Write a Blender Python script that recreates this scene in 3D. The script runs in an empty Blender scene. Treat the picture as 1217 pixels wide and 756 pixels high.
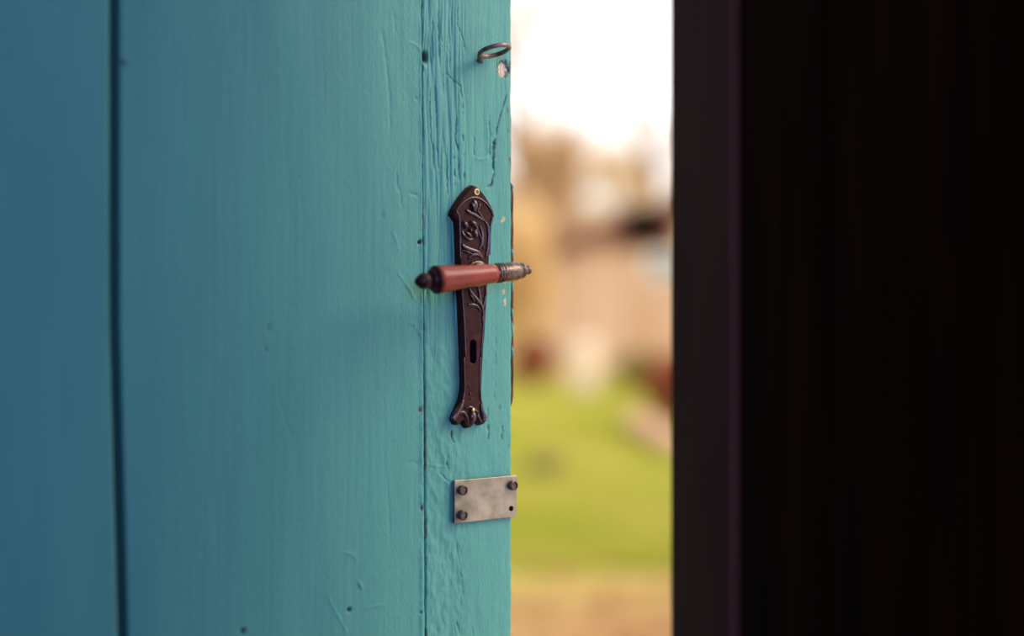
import bpy, bmesh, math, random
import numpy as np
from mathutils import Vector, Matrix, noise as mnoise

random.seed(7)
rng = np.random.default_rng(7)
SC = bpy.context.scene
COL = SC.collection
F = 1583.0                      # focal length in pixels of the 1217 wide frame
CX, CY, CAMZ = 608.5, 378.0, 1.0

# ------------------------------------------------------------------ camera, sky, lights, exposure
cam_d = bpy.data.cameras.new('camera')
cam_d.sensor_fit = 'HORIZONTAL'
cam_d.sensor_width = 36.0
cam_d.lens = 36.0 * F / 1217.0
cam_d.clip_start = 0.02
cam_d.clip_end = 400
cam_d.dof.use_dof = True
cam_d.dof.focus_distance = 1.17
cam_d.dof.aperture_fstop = 1.22
cam = bpy.data.objects.new('camera', cam_d)
cam.location = (0, 0, CAMZ)
cam.rotation_euler = (math.pi / 2, 0, 0)
COL.objects.link(cam)
SC.camera = cam

world = bpy.data.worlds.new('overcast_sky')
SC.world = world
world.use_nodes = True
wn = world.node_tree
for n in list(wn.nodes):
    wn.nodes.remove(n)
w_out = wn.nodes.new('ShaderNodeOutputWorld')
w_bg = wn.nodes.new('ShaderNodeBackground')
w_geo = wn.nodes.new('ShaderNodeTexCoord')
w_map = wn.nodes.new('ShaderNodeMapping'); w_map.inputs['Scale'].default_value = (1, 1, 2.2)
w_noise = wn.nodes.new('ShaderNodeTexNoise')
w_noise.inputs['Scale'].default_value = 2.2
w_noise.inputs['Detail'].default_value = 4
w_ramp = wn.nodes.new('ShaderNodeValToRGB')
w_ramp.color_ramp.elements[0].position = 0.3
w_ramp.color_ramp.elements[0].color = (0.88, 0.90, 0.93, 1)
w_ramp.color_ramp.elements[1].position = 0.7
w_ramp.color_ramp.elements[1].color = (1.0, 0.985, 0.965, 1)
wn.links.new(w_geo.outputs['Generated'], w_map.inputs['Vector'])
wn.links.new(w_map.outputs['Vector'], w_noise.inputs['Vector'])
wn.links.new(w_noise.outputs['Fac'], w_ramp.inputs['Fac'])
wn.links.new(w_ramp.outputs['Color'], w_bg.inputs['Color'])
w_bg.inputs['Strength'].default_value = 1.8
wn.links.new(w_bg.outputs['Background'], w_out.inputs['Surface'])

HINGE = Vector((-0.713, 0.719, 0.0))
WALL_ROT = math.radians(18.06)
DOOR_ROT = math.radians(34.0)

# hazy sun behind the clouds, beyond the doorway
sun_d = bpy.data.lights.new('hazy_sun', 'SUN')
sun_d.energy = 3.2
sun_d.angle = math.radians(34)
sun_d.color = (1.0, 0.93, 0.82)
sun = bpy.data.objects.new('hazy_sun', sun_d)
sun.rotation_euler = (Vector((0.80, -0.12, 0.64))).to_track_quat('Z', 'Y').to_euler()
COL.objects.link(sun)

# added bluish fill for the door, coming from a made-up window behind the viewer
fill_d = bpy.data.lights.new('added_fill_light', 'AREA')
fill_d.shape = 'RECTANGLE'
fill_d.size = 0.60
fill_d.size_y = 0.96
fill_d.energy = 86
fill_d.color = (0.27, 0.40, 1.0)
fill_l = bpy.data.objects.new('added_fill_light', fill_d)
COL.objects.link(fill_l)
# placed in the added window opening below (wall frame a=0.50, b=3.18, z=1.45), facing into the room
_wm = Matrix.Translation(HINGE) @ Matrix.Rotation(WALL_ROT, 4, 'Z')
fill_l.location = _wm @ Vector((0.50, -3.17, 1.45))
fill_l.rotation_euler = ((_wm.to_3x3() @ Vector((0, -1, 0)))).to_track_quat('Z', 'Y').to_euler()

vs = SC.view_settings
vs.view_transform = 'Standard'
vs.look = 'None'
vs.exposure = 0.0
vs.gamma = 1.0
vs.use_curve_mapping = False
SC.cycles.max_bounces = 8
SC.cycles.diffuse_bounces = 5
SC.cycles.caustics_reflective = False
SC.cycles.caustics_refractive = False
SC.cycles.sample_clamp_indirect = 6.0
SC.cycles.use_denoising = True

# ------------------------------------------------------------------ helpers
def tag(o, label=None, cat=None, group=None, kind=None):
    if label: o['label'] = label
    if cat: o['category'] = cat
    if group: o['group'] = group
    if kind: o['kind'] = kind
    return o

def empty(name, loc=(0, 0, 0), rz=0.0, parent=None):
    o = bpy.data.objects.new(name, None)
    o.empty_display_size = 0.1
    o.location = loc
    o.rotation_euler = (0, 0, rz)
    COL.objects.link(o)
    if parent: o.parent = parent
    return o

def link_mesh(name, me, mat, parent=None, smooth=False):
    o = bpy.data.objects.new(name, me)
    COL.objects.link(o)
    if mat: me.materials.append(mat)
    if smooth:
        me.polygons.foreach_set('use_smooth', [True] * len(me.polygons))
    if parent: o.parent = parent
    return o

def obj(name, bm, mat, parent=None, smooth=False, bevel=0.0, segs=2):
    bmesh.ops.recalc_face_normals(bm, faces=bm.faces)
    me = bpy.data.meshes.new(name)
    bm.to_mesh(me)
    bm.free()
    o = link_mesh(name, me, mat, parent, smooth)
    if bevel > 0:
        m = o.modifiers.new('bevel', 'BEVEL')
        m.width = bevel
        m.segments = segs
        m.limit_method = 'ANGLE'
    return o

def box(bm, x0, x1, y0, y1, z0, z1):
    r = bmesh.ops.create_cube(bm, size=1.0)
    for v in r['verts']:
        v.co = Vector((x0 + (v.co.x + .5) * (x1 - x0), y0 + (v.co.y + .5) * (y1 - y0), z0 + (v.co.z + .5) * (z1 - z0)))
    return r['verts']

def frame_of(d):
    d = d.normalized()
    a = Vector((0, 0, 1)) if abs(d.z) < 0.9 else Vector((1, 0, 0))
    u = d.cross(a).normalized()
    return u, d.cross(u).normalized()

def tube(bm, pts, radii, n=8, flat=None):
    """sweep along pts; flat=(axis, factor) squashes the section along an axis"""
    pts = [Vector(p) for p in pts]
    if not hasattr(radii, '__len__'): radii = [radii] * len(pts)
    rings = []
    u = None
    for i, p in enumerate(pts):
        d = (pts[min(i + 1, len(pts) - 1)] - pts[max(i - 1, 0)])
        if d.length < 1e-9: d = Vector((0, 0, 1))
        d.normalize()
        if u is None:
            u, w = frame_of(d)
        else:
            u = (u - d * u.dot(d)).normalized()
            w = d.cross(u).normalized()
        ring = []
        for k in range(n):
            a = 2 * math.pi * k / n
            off = (u * math.cos(a) + w * math.sin(a)) * radii[i]
            if flat:
                ax, fa = flat
                off = off - ax * off.dot(ax) * (1 - fa)
            ring.append(bm.verts.new(p + off))
        rings.append(ring)
    for a, b in zip(rings, rings[1:]):
        for k in range(n):
            bm.faces.new((a[k], a[(k + 1) % n], b[(k + 1) % n], b[k]))
    bm.faces.new(rings[0][::-1])
    bm.faces.new(rings[-1])

def lathe(bm, origin, axis, profile, n=32):
    origin = Vector(origin); axis = Vector(axis).normalized()
    u, w = frame_of(axis)
    rings = []
    for t, r in profile:
        r = max(r, 1e-5)
        rings.append([bm.verts.new(origin + axis * t + (u * math.cos(2 * math.pi * k / n) + w * math.sin(2 * math.pi * k / n)) * r) for k in range(n)])
    for a, b in zip(rings, rings[1:]):
        for k in range(n):
            bm.faces.new((a[k], a[(k + 1) % n], b[(k + 1) % n], b[k]))
    bm.faces.new(rings[0][::-1]); bm.faces.new(rings[-1])

def smooth_path(pts, k=6):
    """Catmull-Rom through pts"""
    P = [Vector(p) for p in pts]
    P = [P[0] * 2 - P[1]] + P + [P[-1] * 2 - P[-2]]
    out = []
    for i in range(1, len(P) - 2):
        for j in range(k):
            t = j / k
            a, b, c, d = P[i - 1], P[i], P[i + 1], P[i + 2]
            out.append(0.5 * ((2 * b) + (c - a) * t + (2 * a - 5 * b + 4 * c - d) * t * t + (3 * b - a - 3 * c + d) * t ** 3))
    out.append(P[-2])
    return out

# ------------------------------------------------------------------ materials
def new_mat(name):
    m = bpy.data.materials.new(name)
    m.use_nodes = True
    return m, m.node_tree.nodes, m.node_tree.links, m.node_tree.nodes['Principled BSDF']

def simple(name, c1, c2, scale=20, rough=0.6, stretch=(1, 1, 1), metal=0.0, bump=0.0, detail=4, spec=0.5, bscale=None, lo=0.35, hi=0.65):
    m, n, l, b = new_mat(name)
    tc = n.new('ShaderNodeTexCoord'); mp = n.new('ShaderNodeMapping')
    mp.inputs['Scale'].default_value = stretch
    no = n.new('ShaderNodeTexNoise'); no.inputs['Scale'].default_value = scale; no.inputs['Detail'].default_value = detail
    rp = n.new('ShaderNodeValToRGB')
    rp.color_ramp.elements[0].position = lo; rp.color_ramp.elements[0].color = (*c1, 1)
    rp.color_ramp.elements[1].position = hi; rp.color_ramp.elements[1].color = (*c2, 1)
    l.new(tc.outputs['Object'], mp.inputs['Vector']); l.new(mp.outputs['Vector'], no.inputs['Vector'])
    l.new(no.outputs['Fac'], rp.inputs['Fac']); l.new(rp.outputs['Color'], b.inputs['Base Color'])
    b.inputs['Roughness'].default_value = rough
    b.inputs['Metallic'].default_value = metal
    b.inputs['Specular IOR Level'].default_value = spec
    if bump:
        n2 = n.new('ShaderNodeTexNoise'); n2.inputs['Scale'].default_value = bscale or scale * 3; n2.inputs['Detail'].default_value = 5
        l.new(mp.outputs['Vector'], n2.inputs['Vector'])
        bp = n.new('ShaderNodeBump'); bp.inputs['Strength'].default_value = bump; bp.inputs['Distance'].default_value = 0.002
        l.new(n2.outputs['Fac'], bp.inputs['Height']); l.new(bp.outputs['Normal'], b.inputs['Normal'])
    return m

def paint_material():
    """teal oil paint; the point attribute 'wear' holds bare wood (R), grime in cracks and one painted ridge shadow (G), dry flakes (B)"""
    m, n, l, b = new_mat('teal_oil_paint')
    tc = n.new('ShaderNodeTexCoord'); mp = n.new('ShaderNodeMapping'); mp.inputs['Scale'].default_value = (30, 30, 3)
    no = n.new('ShaderNodeTexNoise'); no.inputs['Scale'].default_value = 1.0; no.inputs['Detail'].default_value = 5
    rp = n.new('ShaderNodeValToRGB')
    rp.color_ramp.elements[0].position = 0.3; rp.color_ramp.elements[0].color = (0.060, 0.218, 0.164, 1)
    rp.color_ramp.elements[1].position = 0.7; rp.color_ramp.elements[1].color = (0.075, 0.254, 0.183, 1)
    l.new(tc.outputs['Object'], mp.inputs['Vector']); l.new(mp.outputs['Vector'], no.inputs['Vector']); l.new(no.outputs['Fac'], rp.inputs['Fac'])
    at = n.new('ShaderNodeAttribute'); at.attribute_name = 'wear'
    sp = n.new('ShaderNodeSeparateColor'); l.new(at.outputs['Color'], sp.inputs['Color'])
    def mix(fac, a, col):
        x = n.new('ShaderNodeMix'); x.data_type = 'RGBA'
        l.new(fac, x.inputs['Factor']); l.new(a, x.inputs['A']); x.inputs['B'].default_value = (*col, 1)
        return x.outputs['Result']
    c = mix(sp.outputs['Blue'], rp.outputs['Color'], (0.50, 0.34, 0.12))
    c = mix(sp.outputs['Red'], c, (0.56, 0.38, 0.26))
    c = mix(sp.outputs['Green'], c, (0.042, 0.020, 0.014))
    l.new(c, b.inputs['Base Color'])
    b.inputs['Roughness'].default_value = 0.5
    b.inputs['Specular IOR Level'].default_value = 0.35
    n2 = n.new('ShaderNodeTexNoise'); n2.inputs['Scale'].default_value = 620; n2.inputs['Detail'].default_value = 4
    mp2 = n.new('ShaderNodeMapping'); mp2.inputs['Scale'].default_value = (1, 1, 0.45)
    l.new(tc.outputs['Object'], mp2.inputs['Vector']); l.new(mp2.outputs['Vector'], n2.inputs['Vector'])
    bp = n.new('ShaderNodeBump'); bp.inputs['Strength'].default_value = 0.8; bp.inputs['Distance'].default_value = 0.0005
    l.new(n2.outputs['Fac'], bp.inputs['Height']); l.new(bp.outputs['Normal'], b.inputs['Normal'])
    return m

def leafy(name, c1, c2, scale=3.0, trans=0.35):
    m, n, l, b = new_mat(name)
    tc = n.new('ShaderNodeTexCoord'); no = n.new('ShaderNodeTexNoise'); no.inputs['Scale'].default_value = scale; no.inputs['Detail'].default_value = 3
    rp = n.new('ShaderNodeValToRGB')
    rp.color_ramp.elements[0].position = 0.35; rp.color_ramp.elements[0].color = (*c1, 1)
    rp.color_ramp.elements[1].position = 0.65; rp.color_ramp.elements[1].color = (*c2, 1)
    l.new(tc.outputs['Object'], no.inputs['Vector']); l.new(no.outputs['Fac'], rp.inputs['Fac'])
    l.new(rp.outputs['Color'], b.inputs['Base Color']); b.inputs['Roughness'].default_value = 0.7
    b.inputs['Specular IOR Level'].default_value = 0.2
    tr = n.new('ShaderNodeBsdfTranslucent'); l.new(rp.outputs['Color'], tr.inputs['Color'])
    mx = n.new('ShaderNodeMixShader'); mx.inputs['Fac'].default_value = trans
    out = n['Material Output']
    l.new(b.outputs['BSDF'], mx.inputs[1]); l.new(tr.outputs['BSDF'], mx.inputs[2]); l.new(mx.outputs['Shader'], out.inputs['Surface'])
    return m

M = {}
M['paint'] = paint_material()
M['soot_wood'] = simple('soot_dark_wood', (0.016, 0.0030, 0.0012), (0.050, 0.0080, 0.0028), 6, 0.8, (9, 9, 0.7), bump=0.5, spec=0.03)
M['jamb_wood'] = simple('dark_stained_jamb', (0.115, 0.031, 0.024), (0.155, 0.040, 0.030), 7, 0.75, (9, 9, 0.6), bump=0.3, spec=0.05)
M['floor_wood'] = simple('worn_floorboard', (0.030, 0.022, 0.016), (0.060, 0.042, 0.030), 5, 0.7, (1, 10, 1), bump=0.3, spec=0.2)
M['ceiling_wood'] = simple('dark_ceiling_board', (0.02, 0.015, 0.012), (0.035, 0.026, 0.02), 5, 0.8, (1, 8, 1), spec=0.1)
M['cast_iron'] = simple('brown_cast_metal', (0.026, 0.0066, 0.0052), (0.048, 0.0125, 0.0095), 130, 0.34, bump=0.15, metal=0.0, spec=0.10)
M['relief_iron'] = simple('highlight_cast_relief', (0.034, 0.0095, 0.0075), (0.060, 0.018, 0.014), 130, 0.26, bump=0.10, metal=0.0, spec=0.55)  # plate metal made lighter and glossier for highlights on the ridges
M['ferrule'] = simple('worn_bronze', (0.055, 0.026, 0.020), (0.16, 0.10, 0.08), 180, 0.30, bump=0.2, metal=0.75, spec=0.5)
M['grip'] = simple('red_brown_grip', (0.20, 0.020, 0.007), (0.31, 0.038, 0.014), 60, 0.33, (1, 1, 1), bump=0.08, spec=0.30)
M['cap'] = simple('black_red_cap', (0.026, 0.004, 0.003), (0.046, 0.008, 0.005), 90, 0.45, bump=0.05, spec=0.2)
M['brass'] = simple('dull_brass', (0.42, 0.27, 0.13), (0.62, 0.45, 0.26), 300, 0.35, metal=0.8)
M['black_hole'] = simple('black_inside', (0.003, 0.002, 0.002), (0.005, 0.004, 0.003), 50, 0.9, spec=0.05)
M['steel'] = simple('tarnished_steel', (0.19, 0.145, 0.095), (0.35, 0.275, 0.19), 60, 0.45, bump=0.15, metal=0.55, spec=0.5)
M['screw'] = simple('rusty_screw', (0.035, 0.014, 0.010), (0.09, 0.045, 0.032), 260, 0.33, metal=0.3, bump=0.2)
M['rust_wire'] = simple('rusty_wire', (0.10, 0.045, 0.040), (0.24, 0.13, 0.115), 200, 0.38, metal=0.5, bump=0.2)
M['edge_iron'] = simple('chipped_edge_iron', (0.016, 0.010, 0.008), (0.07, 0.030, 0.018), 60, 0.6, metal=0.0, bump=0.3, spec=0.15)
M['window_wood'] = simple('grey_window_wood', (0.08, 0.07, 0.06), (0.13, 0.115, 0.10), 5, 0.7, (6, 6, 1), spec=0.2)

# ------------------------------------------------------------------ room shell (wall frame: x along wall, -y into the room)
T = 0.0986                      # wall thickness
A0, A1, B1, ZC = -1.3, 0.878, 3.2, 2.35
def room_obj(name, kind='structure'):
    o = empty(name, HINGE, WALL_ROT)
    o['kind'] = kind
    return o
def room_mesh(name, boxes, mat, bevel=0):
    bm = bmesh.new()
    for b in boxes: box(bm, *b)
    o = obj(name, bm, mat, None, bevel=bevel)
    o.location = HINGE; o.rotation_euler = (0, 0, WALL_ROT)
    o['kind'] = 'structure'
    return o

OP_R, OP_TOP = 0.874, 2.04      # door opening, right side and top
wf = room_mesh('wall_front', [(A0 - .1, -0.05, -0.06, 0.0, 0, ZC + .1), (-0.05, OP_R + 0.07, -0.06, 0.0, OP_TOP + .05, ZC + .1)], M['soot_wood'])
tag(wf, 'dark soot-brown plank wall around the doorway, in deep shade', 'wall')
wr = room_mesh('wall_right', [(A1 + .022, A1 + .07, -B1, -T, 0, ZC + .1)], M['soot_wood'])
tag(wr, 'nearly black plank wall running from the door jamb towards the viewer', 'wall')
# planks of the wall, each its own piece
def plank_run(x0, x1, z0, z1, width):
    x = x0
    while x < x1 - 0.01:
        w = min(width * random.uniform(0.92, 1.08), x1 - x)
        if x1 - x - w < 0.05: w = x1 - x
        bm = bmesh.new()
        d = random.uniform(-0.0015, 0.0015)
        box(bm, x + 0.0015, x + w - 0.0015, -T + d if x > x0 else -T, -0.0605, z0, z1)
        obj('plank', bm, M['soot_wood'], wf, bevel=0.002, segs=1)
        x += w
y_ = -T - 0.001
while y_ > -B1 + 0.02:                       # planks of the side wall, seen at a slant
    w = min(random.uniform(0.105, 0.125), y_ + B1)
    bm = bmesh.new()
    d = random.uniform(-0.002, 0.002)
    box(bm, A1 + d, A1 + .0215, y_ - w + 0.0015, y_ - 0.0015, 0.0, ZC)
    obj('plank', bm, M['soot_wood'], wr, bevel=0.003, segs=1)
    y_ -= w
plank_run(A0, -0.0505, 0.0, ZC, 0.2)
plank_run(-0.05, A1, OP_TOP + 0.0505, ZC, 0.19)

jr = room_mesh('trim_1', [(OP_R, OP_R + 0.074, -T, 0.0, 0, OP_TOP)], M['jamb_wood'], bevel=0.001)
tag(jr, 'dark brown wooden door jamb facing the free edge of the teal door', 'door frame')
jl = room_mesh('trim_2', [(-0.05, -0.006, -T, 0.0, 0, OP_TOP)], M['jamb_wood'], bevel=0.001)
tag(jl, 'dark brown wooden door jamb on the hinge side', 'door frame')
jh = room_mesh('trim_3', [(-0.05, OP_R + 0.074, -T, 0.0, OP_TOP, OP_TOP + 0.05)], M['jamb_wood'], bevel=0.001)
tag(jh, 'dark brown wooden door head above the doorway', 'door frame')
fl = room_mesh('floor', [(A0 - .1, A1 + .1, -B1 - .1, 0.0, -0.1, -0.002)], M['floor_wood'])
tag(fl, 'worn dark wooden floor inside the doorway', 'floor')
ce = room_mesh('ceiling', [(A0 - .1, A1 + .1, -B1 - .1, 0.0, ZC + .1, ZC + .2)], M['ceiling_wood'])
tag(ce, 'dark boarded ceiling over the room', 'ceiling')
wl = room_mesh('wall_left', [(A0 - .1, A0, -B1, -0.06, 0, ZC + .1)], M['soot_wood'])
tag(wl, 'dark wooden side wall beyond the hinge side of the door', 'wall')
WX0, WX1, WZ0, WZ1 = 0.17, 0.83, 0.95, 1.95  # unseen window opening, added to hold the blue fill lamp
wb = room_mesh('wall_back', [(A0 - .1, WX0, -B1 - .1, -B1, 0, ZC + .1), (WX1, A1 + .1, -B1 - .1, -B1, 0, ZC + .1),
                             (WX0, WX1, -B1 - .1, -B1, 0, WZ0), (WX0, WX1, -B1 - .1, -B1, WZ1, ZC + .1)], M['soot_wood'])
tag(wb, 'dark wooden wall behind the viewer with an added window opening', 'wall')
wi = room_mesh('added_window_1', [(WX0, WX0 + .05, -B1 - .08, -B1 - .02, WZ0, WZ1), (WX1 - .05, WX1, -B1 - .08, -B1 - .02, WZ0, WZ1),
                            (WX0 + .05, WX1 - .05, -B1 - .08, -B1 - .02, WZ0, WZ0 + .05), (WX0 + .05, WX1 - .05, -B1 - .08, -B1 - .02, WZ1 - .05, WZ1)], M['window_wood'], bevel=0.003)
tag(wi, 'small unseen wooden window added around the bluish fill light', 'window')

# ------------------------------------------------------------------ the door
W_DOOR = 0.86
cD, sD = math.cos(DOOR_ROT), math.sin(DOOR_ROT)
P0 = (HINGE.x + W_DOOR * cD, HINGE.y + W_DOOR * sD)

def D(px, py, v=0.0):
    """(u, z) on the door face (v metres proud of it) for a point measured on the photograph"""
    x0, y0 = P0[0] + v * sD, P0[1] - v * cD
    X = (px - CX) / F
    s = (y0 * X - x0) / (cD - sD * X)
    dep = y0 + s * sD
    return W_DOOR + s, CAMZ + (CY - py) / F * dep

def P(px, py, v=0.0):
    u, z = D(px, py, v)
    return Vector((u, -v, z))

door = empty('door_1', HINGE, DOOR_ROT)
tag(door, 'teal painted plank door standing ajar with an ornate dark lever handle', 'door', kind='structure')

# -- numpy gradient noise
_perm = rng.permutation(512)
_gang = rng.uniform(0, 2 * np.pi, 512)
def gnoise(x, y, seed=0):
    xi = np.floor(x).astype(int); yi = np.floor(y).astype(int)
    xf = x - xi; yf = y - yi
    def g(ix, iy, dx, dy):
        h = _perm[(_perm[(ix + seed * 57) % 512] + iy + seed * 13) % 512]
        a = _gang[h]
        return np.cos(a) * dx + np.sin(a) * dy
    u = xf * xf * xf * (xf * (xf * 6 - 15) + 10); v = yf * yf * yf * (yf * (yf * 6 - 15) + 10)
    n00 = g(xi, yi, xf, yf); n10 = g(xi + 1, yi, xf - 1, yf); n01 = g(xi, yi + 1, xf, yf - 1); n11 = g(xi + 1, yi + 1, xf - 1, yf - 1)
    return (n00 * (1 - u) + n10 * u) * (1 - v) + (n01 * (1 - u) + n11 * u) * v
def sstep(a, b, x):
    t = np.clip((x - a) / (b - a), 0, 1)
    return t * t * (3 - 2 * t)

def line_dist(U, Z, pts):
    best = np.full(U.shape, 9.0); tt = np.zeros(U.shape)
    acc = 0.0
    for (x0, y0), (x1, y1) in zip(pts, pts[1:]):
        dx, dy = x1 - x0, y1 - y0
        L2 = dx * dx + dy * dy + 1e-12
        t = np.clip(((U - x0) * dx + (Z - y0) * dy) / L2, 0, 1)
        d = np.hypot(U - x0 - t * dx, Z - y0 - t * dy)
        m = d < best
        best = np.where(m, d, best); tt = np.where(m, acc + t * math.sqrt(L2), tt)
        acc += math.sqrt(L2)
    return best, tt / max(acc, 1e-9)

def carve(H, G, U, Z, pix, depth, width, grime=0.0, dash=0.0, seed=3):
    """a crack (depth<0) or a raised curl of paint (depth>0) along a line read off the photograph"""
    pts = [D(*p) for p in pix]
    us = [p[0] for p in pts]; zs = [p[1] for p in pts]
    pad = 0.008
    cols = np.where((U[0] > min(us) - pad) & (U[0] < max(us) + pad))[0]
    rows = np.where((Z[:, 0] > min(zs) - pad) & (Z[:, 0] < max(zs) + pad))[0]
    if not len(cols) or not len(rows): return
    sl = np.s_[rows[0]:rows[-1] + 1, cols[0]:cols[-1] + 1]
    u, z = U[sl], Z[sl]
    seed = seed + int(abs(pix[0][0] * 3 + pix[0][1])) % 97
    wob = 0.0011 * gnoise(z * 150, u * 60, seed) + 0.0007 * gnoise(z * 420, u * 120, seed + 1)
    d, t = line_dist(u + wob, z + 0.0008 * gnoise(z * 130, u * 200, seed + 2), pts)
    wv = width * (0.85 + 0.75 * np.clip(gnoise(z * 190, u * 30, seed + 3), -.6, .8))
    k = np.exp(-(d / wv) ** 2) * np.clip(np.minimum(t, 1 - t) * 7 + 0.1, 0, 1) * (0.8 + 0.7 * gnoise(z * 240, u * 90, seed + 4))
    k = np.clip(k, 0, 1.1)
    if dash: k = k * sstep(-dash, 0.25, gnoise(z * 130, u * 20, seed + 5))
    H[sl] += depth * k
    if grime: G[sl] = np.maximum(G[sl], np.clip(grime * k * k * 1.15, 0, 1))

def dent(H, G, U, Z, px, py, r, depth, grime=0.0, ry=None):
    cu, cz = D(px, py); ry = ry or r
    q = np.sqrt(((U - cu) / r) ** 2 + ((Z - cz) / ry) ** 2)
    k = np.exp(-q ** 3)
    H += depth * k
    if grime: G[:] = np.maximum(G, np.clip(grime * k * 1.3, 0, 1))

def spot(Mk, U, Z, px, py, r, amt, ry=None, seed=2):
    cu, cz = D(px, py); ry = ry or r
    q = np.sqrt(((U - cu) / r) ** 2 + ((Z - cz) / ry) ** 2) + 0.7 * gnoise(U * 600, Z * 500, seed)
    Mk[:] = np.maximum(Mk, amt * (1 - sstep(0.7, 1.1, q)))

ZT = 2.0
def zrows(step):
    return np.concatenate([np.linspace(0.02, 0.70, 40, endpoint=False), np.arange(0.70, 1.30, step), np.linspace(1.30, ZT, 40)])

def board(name, edge_l, edge_r, du, dz, shape, proud, thick=0.034, r=0.0015):
    """edge_l / edge_r: functions z -> u. shape(U, Z) -> height, wear RGB"""
    zs = zrows(dz)
    nu = max(6, int(round((edge_r(1.0) - edge_l(1.0)) / du)))
    tt = np.linspace(0, 1, nu)
    L = np.array([edge_l(z) for z in zs]); R = np.array([edge_r(z) for z in zs])
    U = L[:, None] + (R - L)[:, None] * tt[None, :]
    Z = np.repeat(zs[:, None], nu, 1)
    H, wr = shape(U, Z)
    d = np.minimum(U - L[:, None], R[:, None] - U)
    q = np.clip((r - d) / r, 0, 1)
    H = H + proud - r * (1 - np.sqrt(np.clip(1 - q * q, 0, 1)))
    nz = len(zs)
    V = np.empty((nz * nu, 3), np.float32)
    V[:, 0] = U.ravel(); V[:, 1] = -H.ravel(); V[:, 2] = Z.ravel()
    idx = np.arange(nz * nu).reshape(nz, nu)
    # back side: perimeter extruded to the rear
    per = np.concatenate([idx[0, :], idx[1:, -1], idx[-1, -2::-1], idx[-2:0:-1, 0]])
    Vb = V[per].copy(); Vb[:, 1] = thick
    base = nz * nu
    quads = np.stack([idx[:-1, :-1], idx[:-1, 1:], idx[1:, 1:], idx[1:, :-1]], -1).reshape(-1, 4)
    m = len(per); k = np.arange(m); k2 = (k + 1) % m
    side = np.stack([per[k], base + k, base + k2, per[k2]], -1)
    allq = np.concatenate([quads, side]).astype(np.int32)
    me = bpy.data.meshes.new(name)
    VV = np.concatenate([V, Vb])
    nf = len(allq)
    loops = np.concatenate([allq.ravel(), (base + np.arange(m)[::-1]).astype(np.int32)])
    starts = np.concatenate([np.arange(nf) * 4, [nf * 4]]).astype(np.int32)
    me.vertices.add(len(VV)); me.vertices.foreach_set('co', VV.ravel())
    me.loops.add(len(loops)); me.loops.foreach_set('vertex_index', loops)
    me.polygons.add(nf + 1); me.polygons.foreach_set('loop_start', starts)
    me.update(calc_edges=True)
    me.validate()
    sm = np.zeros(len(me.polygons), bool); sm[:len(quads)] = True
    me.polygons.foreach_set('use_smooth', sm)
    at = me.attributes.new('wear', 'FLOAT_COLOR', 'POINT')
    C = np.zeros((len(VV), 4), np.float32); C[:, 3] = 1
    for i in range(3): C[:nz * nu, i] = wr[i].ravel()
    at.data.foreach_set('color', C.ravel())
    return link_mesh(name, me, M['paint'], door)

def joint(pa, pb):
    (u0, z0), (u1, z1) = D(*pa), D(*pb)
    return lambda z: u0 + (u1 - u0) * (z - z0) / (z1 - z0)
J1 = joint((137.0, 0), (141.5, 756))       # wide open joint
J1 = (lambda f0=joint((134.5, 0), (134.5, 378)), f1=joint((134.5, 378), (144.5, 756)):
      (lambda z: f0(z) if z > 1.0 else f0(1.0) + (f1(max(z, 0.7)) - f1(1.0))))()
J1c = lambda z: J1(z) + 0.0022
J2 = joint((501.0, 0), (505.5, 756))

def brush(U, Z, seed, amp=1.0):
    return amp * (0.00010 * gnoise(U * 260, Z * 9, seed) + 0.00007 * gnoise(U * 620, Z * 16, seed + 1) + 0.00022 * gnoise(U * 34, Z * 7, seed + 2)
                  + 0.00004 * gnoise(U * 500, Z * 420, seed + 3))

def shape_left(U, Z):
    H = brush(U, Z, 11); G = np.zeros_like(U); R = np.zeros_like(U); B = np.zeros_like(U)
    carve(H, G, U, Z, [(32, 90), (36, 104)], 0.0006, 0.0016)
    carve(H, G, U, Z, [(2, 132), (29, 158.7), (32, 175)], 0.0003, 0.0018)
    carve(H, G, U, Z, [(121.7, 372), (129.6, 398.4)], 0.0005, 0.0011)
    carve(H, G, U, Z, [(125, 200), (129, 260), (126, 330)], 0.0004, 0.0015)
    return H, (R, G, B)

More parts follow.
